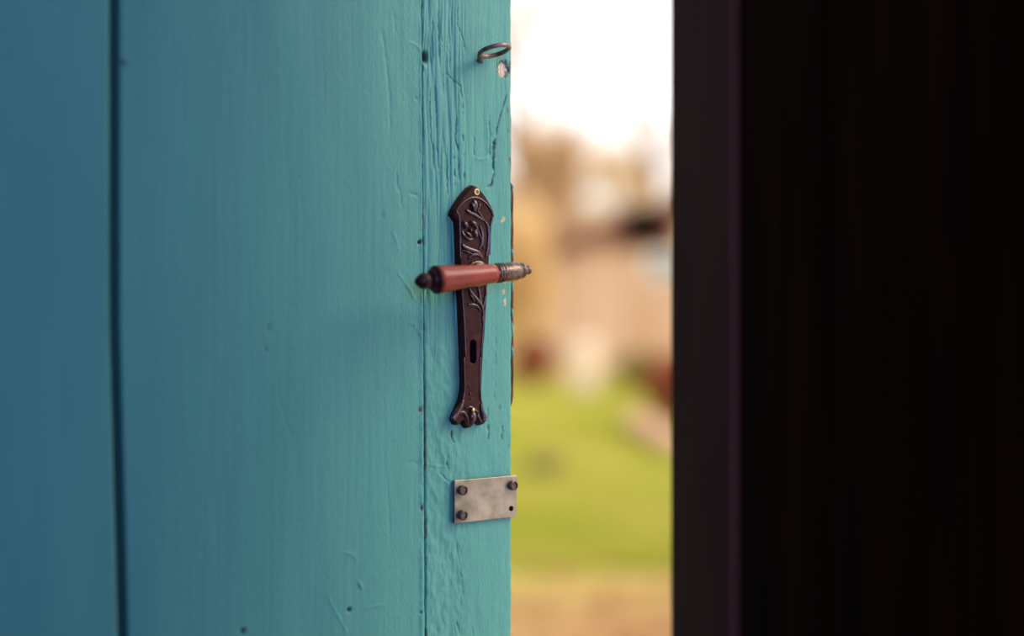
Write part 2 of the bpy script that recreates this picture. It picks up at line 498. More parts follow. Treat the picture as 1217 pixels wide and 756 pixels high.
def shape_mid(U, Z):
    H = brush(U, Z, 23, 1.5) + 0.00006 * gnoise(U * 300, Z * 110, 90) + 0.00005 * gnoise(U * 700, Z * 330, 91); G = np.zeros_like(U); R = np.zeros_like(U); B = np.zeros_like(U)
    # crackle close to the right arris
    near = sstep(D(400, 378)[0], D(490, 378)[0], U)
    H += near * 0.00022 * gnoise(U * 110, Z * 60, 31)
    for pix, dep, w, gr in [
        ([(491, 114), (494.5, 118.5), (498, 114)], -0.0008, 0.0007, 0.7),
        ([(480.8, 383.9), (491.4, 385.2), (496, 393), (501, 402)], 0.0008, 0.0009, 0),
        ([(466, 276), (470, 285), (473, 300)], 0.0005, 0.0009, 0),
        ([(470.2, 321.7), (478, 333), (486, 344), (494, 358.8)], 0.0006, 0.0009, 0),
        ([(470, 202), (472, 221), (476, 232), (477, 255)], -0.0006, 0.0008, 0.12),
        ([(484.8, 230.4), (493, 230.5), (496.7, 234.4)], -0.0007, 0.0007, 0.3),
        ([(480.8, 552), (488.7, 548), (496.7, 552)], -0.0006, 0.0009, 0.12),
        ([(388, 705), (395, 722), (405, 740), (413, 756)], 0.0005, 0.0010, 0),
        ([(408, 657), (420, 659), (424, 668)], 0.0005, 0.0010, 0),
        ([(425, 690), (430, 700)], 0.0009, 0.0010, 0),
        ([(431, 724), (445, 720), (460, 718)], 0.0005, 0.0010, 0),
        ([(459, 560), (462, 610), (463, 650)], -0.0004, 0.0009, 0.05),
        ([(452, 30), (458, 70), (463, 120), (464, 170)], -0.0005, 0.0013, 0.0),
        ([(486, 50), (495, 54), (499, 62)], 0.0005, 0.0009, 0),
        ([(466, 10), (470, 40)], -0.0004, 0.0012, 0),
        ([(250, 150), (252, 300), (250, 420)], -0.0003, 0.0012, 0),
        ([(258, 200), (260, 330)], 0.0003, 0.0012, 0),
        ([(330, 470), (345, 520)], -0.0003, 0.0015, 0)]:
        carve(H, G, U, Z, pix, dep * 1.35, w, gr)
    dent(H, G, U, Z, 498, 288, 0.0017, -0.004, 1.0)
    dent(H, G, U, Z, 499, 486.6, 0.0024, -0.0012, 0.75)
    dent(H, G, U, Z, 499.3, 487.3, 0.0010, 0.0012)
    dent(H, G, U, Z, 414, 724.6, 0.0017, -0.003, 0.9)
    dent(H, G, U, Z, 288, 750, 0.0020, -0.003, 0.9)
    dent(H, G, U, Z, 500.5, 604, 0.0014, -0.002, 0.9, 0.003)
    dent(H, G, U, Z, 499.5, 728, 0.0011, -0.002, 0.6)
    dent(H, G, U, Z, 145, 75, 0.0022, -0.002, 0.55)
    dent(H, G, U, Z, 142.5, 290, 0.0020, 0.0012)
    dent(H, G, U, Z, 318.6, 389, 0.0019, -0.0004, 0.30, 0.0035)
    dent(H, G, U, Z, 315.6, 414.4, 0.0015, -0.0004, 0.35, 0.0025)
    dent(H, G, U, Z, 354, 210, 0.0010, -0.0005, 0.4)
    dent(H, G, U, Z, 454, 256, 0.0018, -0.0004, 0.22, 0.003)
    # raised, uneven lip of paint along the joint
    lip = np.exp(-((U - (J2(1.0) - 0.0022)) / 0.0018) ** 2)
    H += lip * (0.0006 + 0.0009 * gnoise(Z * 75, U * 10, 37) + 0.0005 * gnoise(Z * 260, U * 200, 38))
    return H, (R, G, B)

def shape_stile(U, Z):
    H = brush(U, Z, 41, 0.9); G = np.zeros_like(U); R = np.zeros_like(U); B = np.zeros_like(U)
    s = (U - J2(1.0)) / (W_DOOR - J2(1.0))          # 0 at joint, 1 at free edge
    up = sstep(D(550, 470)[1], D(550, 290)[1], Z)
    left = 1 - sstep(0.36, 0.52, s)
    # weathered grain ridges, strong in the upper inner half
    warp = U + 0.004 * gnoise(U * 25, Z * 7, 50)
    rid = 1 - np.abs(gnoise(warp * 190, Z * 8, 51)) * 2.4
    rid2 = 1 - np.abs(gnoise(warp * 95, Z * 5, 52)) * 2.4
    H += up * (0.22 + 0.95 * left) * (-0.00075 * np.clip(rid, 0, 1) ** 3 - 0.0008 * np.clip(rid2, 0, 1) ** 4)
    H += up * left * 0.0005 * gnoise(U * 60, Z * 16, 53)
    # lumpy old paint lower down
    low = 1 - up
    H += low * (0.5 + 1.5 * left) * (0.00042 * gnoise(U * 110, Z * 55, 54) + 0.0003 * gnoise(U * 230, Z * 130, 55))
    H += low * 0.0003 * np.clip(gnoise(U * 70, Z * 22, 56), -.3, .5)
    H += (1 - left) * 0.00022 * gnoise(U * 90, Z * 60, 57)
    for pix, dep, w, gr, da in [
        ([(543.4, 2), (544.2, 31.7), (549.8, 44.4), (552.1, 61.9)], -0.0010, 0.0008, 0.25, 0),
        ([(529, 85.7), (539.4, 95.2), (547.4, 103.2), (549.8, 119)], -0.0012, 0.0008, 0.45, 0),
        ([(549.8, 119.5), (550, 152.9), (550.6, 176.7), (551.3, 205.2), (552, 222)], -0.0014, 0.0008, 0.7, 0.05),
        ([(542.6, 130.6), (543.4, 146.5), (541, 162.4), (545.8, 183)], -0.0014, 0.0008, 0.7, 0),
        ([(540.2, 183), (541, 205), (541, 229)], -0.0014, 0.0008, 0.6, 0.1),
        ([(545, 186), (546, 215)], -0.0010, 0.0010, 0.5, 0.0),
        ([(602.9, 110), (596.6, 130.6), (591.8, 148.1), (589.4, 163)], -0.0012, 0.0008, 0.8, 0.0),
        ([(589, 163), (587, 170.3), (586.3, 189.4), (587.4, 205.2)], -0.0022, 0.0011, 1.0, 0),
        ([(587.4, 205), (583.9, 219.5), (577.5, 223.5)], -0.0015, 0.0009, 0.8, 0),
        ([(586, 168), (589, 171)], -0.0015, 0.0014, 0.9, 0),
        ([(580.7, 137), (582, 157.6), (581.5, 189.4)], -0.0010, 0.0012, 0.12, 0),  # wide ridge shadow, carved and put faintly into the colour
        ([(579.2, 140), (580, 186)], 0.0006, 0.0010, 0, 0),
        ([(563.3, 160.8), (563.0, 175), (563.3, 187)], -0.0008, 0.0010, 0.1, 0),
        ([(565, 188), (572, 190), (580, 187)], 0.0004, 0.0010, 0, 0),
        ([(515, 170), (516.5, 195), (517, 203)], -0.0013, 0.0008, 0.6, 0),
        ([(511, 100), (512, 150), (515, 180)], -0.0012, 0.0008, 0.30, 0),
        ([(517, 95), (519, 130), (520, 170), (523, 220)], -0.0011, 0.0008, 0.25, 0),
        ([(526, 40), (527, 110)], -0.0010, 0.0009, 0.15, 0),
        ([(533, 20), (534, 60), (535, 85)], -0.0009, 0.0009, 0.12, 0),
        ([(514, 20), (515, 70)], -0.0010, 0.0009, 0.15, 0),
        ([(521, 10), (522, 80)], -0.0009, 0.0009, 0.12, 0),
        ([(530, 170), (533, 240), (534, 300)], -0.0010, 0.0009, 0.2, 0),
        ([(536.8, 510.6), (537.6, 523.3), (540.4, 527.5)], -0.0014, 0.0009, 0.95, 0),
        ([(580.6, 502), (580.6, 523)], -0.0010, 0.0008, 0.45, 0),
        ([(597, 505), (596, 522)], -0.0009, 0.0010, 0.4, 0.0),
        ([(533, 540), (531.5, 548), (532, 560)], -0.0011, 0.0009, 0.65, 0),
        ([(522, 562), (530, 570), (535, 574)], -0.0010, 0.0008, 0.3, 0),
        ([(541.4, 736), (543.5, 742), (546, 754)], -0.0010, 0.0009, 0.4, 0),
        ([(541, 640), (546, 670), (551, 712)], -0.0005, 0.0010, 0.08, 0),
        ([(561, 745), (562, 756)], -0.0006, 0.0009, 0.15, 0),
        ([(588, 380), (588.5, 430), (588, 480)], -0.0006, 0.0012, 0.16, 0.15),
        ([(580, 480), (579, 515)], -0.0008, 0.0008, 0.3, 0),
        ([(505, 552), (535, 556)], 0.0004, 0.0010, 0, 0)]:
        carve(H, G, U, Z, pix, dep, w, gr, da)
    # open rough joint to the middle board, knot hole
    jd = U - np.array([J2(z) for z in Z[:, 0]])[:, None]
    H -= (0.0016 + 0.0014 * gnoise(Z * 60, U * 5, 65)) * np.exp(-((jd + 0.0006 * gnoise(Z * 90, U * 10, 60)) / (0.0012 + 0.0008 * np.clip(gnoise(Z * 40, 0 * U, 61), -1, 1))) ** 2)
    jg = np.exp(-((jd - 0.0008) / 0.0017) ** 2) * sstep(0.08, 0.45, gnoise(Z * 31, U * 20, 62) + 0.6 * gnoise(Z * 113, U * 90, 66) + 0.4 * gnoise(Z * 370, U * 200, 67))
    G[:] = np.maximum(G, 0.75 * jg)
    dent(H, G, U, Z, 506, 67, 0.0030, -0.006, 1.0, 0.0046)
    dent(H, G, U, Z, 508, 60, 0.0060, -0.0018, 0.12, 0.012)
    dent(H, G, U, Z, 503.8, 80, 0.0024, 0.0015)
    # broken out chip with bare wood below the eye
    spot(G, U, Z, 598.2, 81.5, 0.0078, 0.75, 0.0088)
    spot(R, U, Z, 598.0, 82.5, 0.0052, 1.0, 0.0074)
    cu, cz = D(598.2, 82)
    q = np.sqrt(((U - cu) / 0.0066) ** 2 + ((Z - cz) / 0.0080) ** 2) + 0.35 * gnoise(U * 500, Z * 200, 63)
    pit = 1 - sstep(0.75, 1.05, q)
    H -= pit * (0.0020 + 0.0008 * gnoise(U * 420, Z * 60, 64))
    G *= (1 - R * 0.92)
    spot(G, U, Z, 606.6, 80, 0.0018, 0.8, 0.0070, 5)
    # gold-coloured chips beside the handle plate, nicks at the free edge
    for px, py, r in ((598.6, 260.5, 0.0021), (596.5, 263, 0.0013), (599.5, 335, 0.0016), (598.7, 346.5, 0.0023), (600.4, 358, 0.0021), (600, 362, 0.0014)):
        spot(B, U, Z, px, py, r * 0.8, 0.85, r * 1.15, 6)
    for px, py, r, a in ((580.5, 519, 0.0016, .55), (597, 519, 0.0018, .5), (594.5, 484, 0.0017, .4), (588, 470, 0.0014, .25), (587.5, 430, 0.0016, .22), (607, 191, 0.0020, .8), (603.5, 131, 0.0015, .5), (605, 530, 0.0016, .4),
                         (604, 155, 0.0015, .35), (586, 177, 0.0014, .8), (587.5, 187, 0.0011, .6), (561, 380, .0012, .3)):
        spot(G, U, Z, px, py, r, a, r * 1.7, 7)
    # the free edge is worn and not quite straight
    e = sstep(0.965, 1.0, s)
    H -= e * np.clip(0.0008 * gnoise(Z * 60, 0 * U, 70) + 0.0003, 0, 1)
    return H, (R, G, B)

jrag = lambda z: (0.0007 * mnoise.noise(Vector((z * 55, 9.1, 0))) + 0.0004 * mnoise.noise(Vector((z * 190, 2.2, 0)))) if 0.7 < z < 1.3 else 0.0
free_edge = lambda z: W_DOOR + (0.0008 * mnoise.noise(Vector((z * 38, 3.1, 0))) + 0.0004 * mnoise.noise(Vector((z * 120, 7.7, 0))) if 0.7 < z < 1.3 else 0.0) - 0.0003
board('door_board', lambda z: 0.0, lambda z: 0.155, 0.02, 0.05, lambda U, Z: (brush(U, Z, 5), (U * 0, U * 0, U * 0)), 0.0)
board('door_board', lambda z: 0.159, lambda z: J1(z) - 0.0026, 0.0016, 0.0016, shape_left, 0.0010, r=0.0022)
board('door_board', lambda z: J1(z) + 0.0045, lambda z: J2(z) - 0.0005 + jrag(z), 0.0010, 0.0011, shape_mid, 0.0011, r=0.0014)
board('door_board', lambda z: J2(z) + 0.0003 + jrag(z), free_edge, 0.00060, 0.00065, shape_stile, 0.0, r=0.0012)
# tongues that close the joints between the boards
for yt, uf0, uf1 in ((0.022, lambda z: 0.1545, lambda z: 0.1595), (0.024, lambda z: J1(z) - 0.0034, lambda z: J1(z) + 0.0052), (0.012, lambda z: J2(z) - 0.002, lambda z: J2(z) + 0.002)):
    bm = bmesh.new()
    zz = [0.02] + [0.7 + 0.6 * i / 12 for i in range(13)] + [ZT]
    prev = None
    for z in zz:
        ring = [bm.verts.new((uf0(z), yt, z)), bm.verts.new((uf1(z), yt, z)), bm.verts.new((uf1(z), 0.03, z)), bm.verts.new((uf0(z), 0.03, z))]
        if prev:
            for k in range(4): bm.faces.new((prev[k], prev[(k + 1) % 4], ring[(k + 1) % 4], ring[k]))
        else: bm.faces.new(ring)
        prev = ring
    bm.faces.new(prev)
    obj('board_tongue', bm, M['paint'], door)

# -- lock front: iron strip on the free edge, standing a little proud
bm = bmesh.new()
zt = D(610, 214)[1]; zb = D(610, 486)[1]
prof = []
n_ = 40
rows = []
for i in range(n_ + 1):
    f = i / n_; z = zb + (zt - zb) * f
    endf = min(1.0, min(f, 1 - f) * n_ / 2.2)
    w = 0.0005 + (0.0036 + 0.0006 * mnoise.noise(Vector((z * 70, 0, 5)))) * math.sqrt(endf)
    rows.append([bm.verts.new((W_DOOR - 0.0006, 0.004, z)), bm.verts.new((W_DOOR + w, 0.004, z)), bm.verts.new((W_DOOR + w, 0.024, z)), bm.verts.new((W_DOOR - 0.0006, 0.024, z))])
for a, b in zip(rows, rows[1:]):
    for k in range(4): bm.faces.new((a[k], a[(k + 1) % 4], b[(k + 1) % 4], b[k]))
bm.faces.new(rows[0]); bm.faces.new(rows[-1])
ep = obj('lock_strip', bm, M['edge_iron'], door)
ep['label'] = 'narrow rusted iron lock strip on the free edge of the door'
# remains of paint on the strip
bm = bmesh.new()
for py, h in ((300, 5), (340, 9), (372, 6), (392, 10), (418, 7), (222, 4)):
    z = D(610, py)[1]
    tube(bm, [(W_DOOR + 0.0026, 0.0040, z - h * 0.00076), (W_DOOR + 0.0030, 0.0037, z), (W_DOOR + 0.0024, 0.0040, z + h * 0.00076)], [0.0003, 0.0012, 0.0003], 6)
pf = obj('paint_flake', bm, M['paint'], ep, smooth=True)
pf['label'] = 'flakes of teal paint left on the iron strip'

# ------------------------------------------------------------------ handle plate
VP = 0.0074                     # how far its front stands out
outline_px = [(563.8, 220.3), (559.5, 222.8), (554.5, 228), (549, 235), (543.5, 243), (540.0, 249.5), (538.6, 254.5), (540.8, 258.0), (544.0, 262.5), (545.0, 268), (546.2, 300), (547.2, 330),
              (548.6, 360), (549.6, 390), (550.6, 420), (551.6, 450), (551.2, 464), (549.0, 476), (545.0, 486), (541.2, 494), (540.2, 500), (542.5, 504.5), (546.5, 504.8), (549.5, 501), (551.5, 500.5),
              (553.0, 505), (556, 508.8), (560, 508.5), (563.5, 505.5), (566.0, 500.0), (568.5, 502.5), (572.0, 505.3), (576.5, 504.2), (579.6, 499.0), (578.8, 492), (576.0, 484), (573.8, 474), (573.4, 462),
              (574.2, 440), (575.6, 415), (577.6, 390), (579.6, 360), (581.2, 330), (582.6, 300), (583.4, 270), (584.2, 264), (587.0, 260.5), (588.8, 257.5), (587.2, 250), (583.5, 242), (578.0, 233), (572.0, 225.5), (567.5, 221.4)]
OUT = [Vector(D(px, py, VP)) for px, py in outline_px]          # (u, z)
def inset(poly, d):
    n = len(poly); out = []
    area = sum(poly[i].x * poly[(i + 1) % n].y - poly[(i + 1) % n].x * poly[i].y for i in range(n))
    sg = 1 if area > 0 else -1
    for i in range(n):
        a = (poly[i] - poly[i - 1]).normalized(); b = (poly[(i + 1) % n] - poly[i]).normalized()
        na = Vector((-a.y, a.x)) * sg; nb = Vector((-b.y, b.x)) * sg
        k = (na + nb)
        k = k / max(0.6, k.length_squared / 2) if k.length > 1e-6 else na
        out.append(poly[i] + k * d)
    return out
kh_px = [(558.6, 408.5), (559.5, 405), (562, 403.6), (565, 405), (566.3, 408.5), (566.6, 427), (565.6, 431), (562.6, 432.6), (559.5, 431), (558.6, 427)]
KH = [Vector(D(px, py, VP)) for px, py in kh_px]
bm = bmesh.new()
def ring_at(poly, v): return [bm.verts.new((p.x, -v, p.y)) for p in poly]
def stitch(a, b):
    es = []
    for i in range(len(a)): bm.faces.new((a[i], a[(i + 1) % len(a)], b[(i + 1) % len(b)], b[i]))
r0 = ring_at(inset(OUT, -0.0006), -0.0002)
r1 = ring_at(inset(OUT, -0.0003), 0.0035)
r2 = ring_at(OUT, 0.0050)
r3 = ring_at(inset(OUT, 0.0006), 0.0059)
r4 = ring_at(inset(OUT, 0.0013), VP)
for a, b in ((r0, r1), (r1, r2), (r2, r3), (r3, r4)): stitch(a, b)
k1 = ring_at(KH, VP - 0.0004); k0 = ring_at(inset(KH, 0.0002), 0.0)
kr = ring_at(inset(KH, -0.0007), VP)
stitch(kr, k1); stitch(k1, k0)
es = []
for rr in (r4, kr):
    for i in range(len(rr)):
        es.append(bm.edges.get((rr[i], rr[(i + 1) % len(rr)])))
bmesh.ops.triangle_fill(bm, use_beauty=True, use_dissolve=False, edges=es)
plate = obj('handle_plate', bm, M['cast_iron'], door)
plate['label'] = 'dark brown cast handle plate with a pointed top, raised flowers and a keyhole'

bm = bmesh.new()
box(bm, min(p.x for p in KH) - .0002, max(p.x for p in KH) + .0002, -0.0016, 0.0, min(p.y for p in KH) - .0002, max(p.y for p in KH) + .0002)
obj('keyhole', bm, M['black_hole'], plate)['label'] = 'black slot of the keyhole'

# raised ornament
Y = Vector((0, 1, 0))
def c1(x, y): return (530 + x / 7.957, 215 + y / 7.957)        # readings taken on three enlarged views of the plate
def c2(x, y): return (530 + x / 7.957, 330 + y / 7.957)
def c3(x, y): return (525 + x / 7.957, 425 + y / 7.957)
bm = bmesh.new()
def stem(f, pts, radii, v=VP + 0.0003, n=10, flat=0.75):
    p = smooth_path([P(*f(*q), v) for q in pts], 5)
    m = len(p)
    rr = []
    for i in range(m):
        t = i / (m - 1) * (len(radii) - 1); k = min(int(t), len(radii) - 2); rr.append((radii[k] + (radii[k + 1] - radii[k]) * (t - k)) * 0.00128)
    tube(bm, p, rr, n, (Y, 0.95))
def blob(f, x, y, ra, rb, ang, h=0.0012, v=VP):
    c = P(*f(x, y), v)
    r = bmesh.ops.create_uvsphere(bm, u_segments=14, v_segments=8, radius=1.0)
    ca, sa = math.cos(math.radians(ang)), math.sin(math.radians(ang))
    for q in r['verts']:
        a, b, d = q.co.x * ra * .00095, q.co.y * rb * .00095, q.co.z * h * 1.25
        q.co = c + Vector((a * ca - b * sa, d, a * sa + b * ca))
# arch under the screw, inner border ribs
stem(c1, [(95, 290), (130, 235), (185, 185), (250, 158), (310, 165), (370, 205), (420, 265), (446, 330)], [0.5, 0.8, 0.8, 0.8, 0.8, 0.5])
stem(c1, [(100, 290), (125, 350), (132, 450), (135, 600), (138, 740)], [0.9, 0.6, 0.5, 0.5])
stem(c1, [(440, 345), (425, 420), (420, 560), (415, 700)], [0.9, 0.6, 0.5])
stem(c2, [(150, 90), (165, 300), (178, 500), (185, 750)], [0.55, 0.55, 0.5])
stem(c2, [(385, 90), (372, 300), (350, 500), (335, 750)], [0.55, 0.55, 0.5])
stem(c3, [(212, 0), (215, 150), (218, 300), (200, 420)], [0.5, 0.45, 0.4])
stem(c3, [(368, 0), (362, 150), (360, 300), (372, 420)], [0.5, 0.45, 0.4])
# bud on its stalk at the top
blob(c1, 272, 235, 3.6, 6.2, 12, 0.0022)
blob(c1, 250, 250, 2.2, 5.0, 22, 0.0028)
blob(c1, 300, 250, 1.6, 5.2, -22, 0.0026)
stem(c1, [(190, 275), (215, 295), (260, 315), (310, 345), (365, 378)], [0.9, 1.5, 1.2, 1.0, 0.6])
stem(c1, [(365, 378), (395, 430), (405, 520), (395, 640), (380, 720)], [0.6, 1.0, 1.1, 0.9, 0.6])
stem(c1, [(300, 285), (330, 330), (350, 365)], [0.6, 0.9, 0.6])
# open flower
blob(c1, 178, 415, 2.8, 4.0, 35, 0.0026)
blob(c1, 255, 405, 4.6, 2.8, -28, 0.0028)
blob(c1, 205, 510, 5.2, 2.4, -38, 0.0030)
blob(c1, 275, 500, 2.8, 4.2, 20, 0.0024)
blob(c1, 222, 470, 2.0, 2.4, 0, 0.0034)
stem(c1, [(225, 385), (265, 410), (290, 450), (270, 480)], [0.8, 1.5, 1.2, 0.6])
stem(c1, [(150, 470), (175, 520), (220, 555), (260, 545)], [0.6, 1.5, 1.3, 0.5])
stem(c1, [(320, 420), (345, 500), (340, 590), (310, 650)], [0.6, 1.2, 1.2, 0.6])
stem(c1, [(290, 450), (330, 540), (360, 650)], [0.5, 0.9, 0.5])
# sweeping leaves above the lever
stem(c1, [(150, 595), (185, 635), (240, 655), (300, 675), (345, 720)], [0.6, 2.0, 1.8, 1.6, 0.7])
stem(c1, [(155, 655), (200, 672), (250, 690)], [0.5, 1.2, 0.6])
stem(c1, [(210, 735), (250, 700), (310, 700), (345, 735)], [0.7, 1.1, 1.1, 0.7])
# leaf and tendrils below the lever
stem(c2, [(205, 70), (240, 150), (290, 210), (330, 260), (350, 330), (345, 420)], [0.6, 1.5, 1.8, 1.3, 1.0, 0.5])
stem(c2, [(300, 60), (315, 140), (325, 220), (345, 280)], [0.6, 1.1, 1.2, 0.6])
stem(c2, [(205, 255), (255, 255), (300, 275), (335, 330)], [0.6, 1.0, 1.0, 0.5])
stem(c2, [(375, 70), (380, 150), (360, 250), (348, 300)], [0.5, 1.0, 0.9, 0.5])
blob(c2, 245, 190, 1.6, 5.0, 35, 0.0016)
# foot: three rolled lobes
stem(c3, [(205, 400), (175, 470), (135, 530), (105, 590)], [0.8, 1.9, 2.3, 1.9])
stem(c3, [(165, 520), (205, 520), (235, 560), (250, 610)], [1.0, 1.4, 1.3, 0.8])
blob(c3, 285, 560, 4.4, 6.0, 0, 0.0034)
stem(c3, [(225, 480), (265, 470), (310, 490), (345, 520)], [0.6, 1.2, 1.2, 0.8])
stem(c3, [(372, 440), (385, 510), (400, 560), (395, 600)], [0.8, 1.6, 2.2, 2.0])
stem(c3, [(340, 530), (350, 570), (375, 610)], [0.7, 1.2, 1.0])
for x, y, r in ((258, 268, 1.0), (266, 345, 1.1), (275, 390, 0.9)):
    blob(c3, x, y, r, r, 0, 0.0010)
rel = obj('relief', bm, M['relief_iron'], plate, smooth=True)
rel['label'] = 'raised flower and leaf ornament cast on the plate'

# top and bottom plate screws
def up_axis(): return Vector((0, -1, 0))
bm = bmesh.new()
lathe(bm, P(566.2, 228.2, VP - 0.0003), up_axis(), [(0, 0.0030), (0.0007, 0.0031), (0.0011, 0.0026), (0.0011, 0.0016), (0.0003, 0.0014), (0.0003, 0.0)], 20)
obj('plate_screw', bm, M['brass'], plate, smooth=False)['label'] = 'small worn brass screw at the top of the plate'
bm = bmesh.new()
lathe(bm, P(*c3(297, 497), VP + 0.0028), up_axis(), [(0, 0.0018), (0.0006, 0.0016), (0.0010, 0.0008), (0.0011, 0.0)], 16)
obj('plate_screw', bm, M['brass'], plate, smooth=True)['label'] = 'bright rounded screw head at the foot of the plate'

# ------------------------------------------------------------------ lever handle
VL = 0.050
root_e = P(630.4, 320.4, VL); tip = P(492.6, 335.3, VL)
ax = (root_e - tip); LEN = ax.length; ax.normalize()
bm = bmesh.new()
k = LEN / 0.1137
prof = [(0.0776, 0.0079), (0.0790, 0.0086), (0.0797, 0.0086), (0.0803, 0.0077), (0.0812, 0.0077), (0.0818, 0.0085), (0.0826, 0.0085), (0.0832, 0.0076), (0.0840, 0.0076), (0.0846, 0.0083), (0.0854, 0.0083), (0.0860, 0.0076),
        (0.0880, 0.0078), (0.0930, 0.0082), (0.0985, 0.0080), (0.1012, 0.0074), (0.1018, 0.0066), (0.1030, 0.0066), (0.1036, 0.0070), (0.1056, 0.0066), (0.1076, 0.0050), (0.1082, 0.0038), (0.1096, 0.0038), (0.1102, 0.0042), (0.1122, 0.0040), (0.1134, 0.0026), (0.1137, 0.0)]
lathe(bm, tip, ax, [(t * k, r) for t, r in prof], 36)
# neck from the plate to the lever with its rosette
us = D(567, 314, VP)[0]
tn = (us - tip.x) / ax.x
zn = (tip + ax * tn).z
lathe(bm, Vector((us, -VP + 0.0004, zn)), Vector((0, -1, 0)), [(0, 0.0120), (0.0018, 0.0119), (0.0026, 0.0110), (0.0028, 0.0100), (0.0042, 0.0098), (0.0052, 0.0088), (0.0056, 0.0078), (0.012, 0.0070), (0.022, 0.0064), (0.034, 0.0066), (0.0435, 0.0072)], 28)
lever = obj('lever_handle', bm, M['ferrule'], door, smooth=True)
mod = lever.modifiers.new('edges', 'EDGE_SPLIT'); mod.split_angle = math.radians(50)
lever['label'] = 'lever door handle with a worn metal ferrule, turned wooden grip and pointed end'
bm = bmesh.new()
gp = [(0.0208, 0.0113), (0.0212, 0.0117), (0.0225, 0.0118)] + [(0.0225 + (0.0768 - 0.0225) * i / 14, 0.0118 - 0.0038 * (i / 14) ** 0.9 - 0.0003 * math.sin(math.pi * i / 14)) for i in range(1, 15)] + [(0.0778, 0.0072)]
lathe(bm, tip, ax, [(t * k, r) for t, r in gp], 40)
obj('grip', bm, M['grip'], lever, smooth=True)['label'] = 'reddish brown tapering grip'
bm = bmesh.new()
cp = [(0.0, 0.0003), (0.0006, 0.0014), (0.0020, 0.0030), (0.0042, 0.0050), (0.0068, 0.0064), (0.0092, 0.0068), (0.0115, 0.0064), (0.0132, 0.0056), (0.0138, 0.0052), (0.0144, 0.0058), (0.0148, 0.0078), (0.0156, 0.0086), (0.0166, 0.0088), (0.0172, 0.0092), (0.0180, 0.0106), (0.0190, 0.0117), (0.0198, 0.0120), (0.0206, 0.0118), (0.0209, 0.0110)]
lathe(bm, tip, ax, [(t * k, r) for t, r in cp], 40)
obj('end_cap', bm, M['cap'], lever, smooth=True)['label'] = 'black acorn shaped end cap'

# ------------------------------------------------------------------ metal plate under the handle
VM = 0.0042
pl = [P(540.4, 571.0, VM), P(614.9, 564.8, VM), P(613.9, 614.4, VM), P(540.4, 622.4, VM)]
bm = bmesh.new()
fr = [bm.verts.new(p) for p in pl]
bk = [bm.verts.new(Vector((p.x, -0.0003, p.z))) for p in pl]
bm.faces.new(fr); bm.faces.new(bk[::-1])
for i in range(4): bm.faces.new((fr[i], fr[(i + 1) % 4], bk[(i + 1) % 4], bk[i]))
mplate = obj('metal_plate', bm, M['steel'], door, bevel=0.0006, segs=2)
mplate['label'] = 'small tarnished steel plate screwed to the door edge below the handle'
for (px, py, tilt) in ((547.2, 582.2, (0.12, 0.0)), (607.0, 576.8, (0.10, 0.05)), (547.2, 611.6, (0.10, -0.05))):
    bm = bmesh.new()
    a = Vector((tilt[0], -1, tilt[1])).normalized()
    lathe(bm, P(px, py, VM - 0.0004), a, [(0, 0.0040), (0.0012, 0.0041), (0.0040, 0.0046), (0.0050, 0.0045), (0.0054, 0.0040), (0.0056, 0.0032), (0.0046, 0.0026), (0.0044, 0.0)], 22)
    s_ = obj('plate_screw', bm, M['screw'], mplate)
    s_['label'] = 'raised brown screw head'
bm = bmesh.new()
lathe(bm, P(607.6, 604.4, VM + 0.00005), Vector((0, -1, 0)), [(-0.001, 0.0024), (0.00008, 0.0024), (0.0001, 0.0)], 20)
obj('screw_hole', bm, M['black_hole'], mplate)['label'] = 'empty dark screw hole'

# ------------------------------------------------------------------ wire eye at the top of the stile
bm = bmesh.new()
# the ring stands out of the door almost level, tilted up towards the free edge
e1 = Vector((0, -1, 0.22)); e2 = Vector((1, 0, 0.14))
R1 = 0.0130
cen = P(587.6, 60.2, 0.018)
pts = [P(571.6, 73, -0.004), P(571.4, 72, 0.001), P(570.4, 69.5, 0.005)]
for i in range(0, 33):
    a = math.radians(236 + 346 * i / 32)
    pts.append(cen + e1 * math.cos(a) * R1 + e2 * math.sin(a) * R1)
tube(bm, pts, [0.0024] * 3 + [0.0020] * 33, 12)
eye = obj('screw_eye', bm, M['rust_wire'], door, smooth=True)
eye['label'] = 'rusty bent wire eye screwed into the stile near a broken chip'

# ------------------------------------------------------------------ outdoors
def ground_z(x, y):
    dx, dy = x - HINGE.x, y - HINGE.y
    o = -math.sin(WALL_ROT) * dx + math.cos(WALL_ROT) * dy
    base = 0.022 * max(0.0, o - 3.0)
    return base + 0.05 * min(1, max(0, o - 1) / 4) * mnoise.noise(Vector((x * 0.35, y * 0.35, 1.7))) - 0.03
def at(px, y, py=None):
    """a real place outdoors: y metres ahead, in the direction of photo column px; standing on the ground unless py is given"""
    x = (px - CX) / F * y
    return Vector((x, y, ground_z(x, y) if py is None else CAMZ + (CY - py) / F * y))

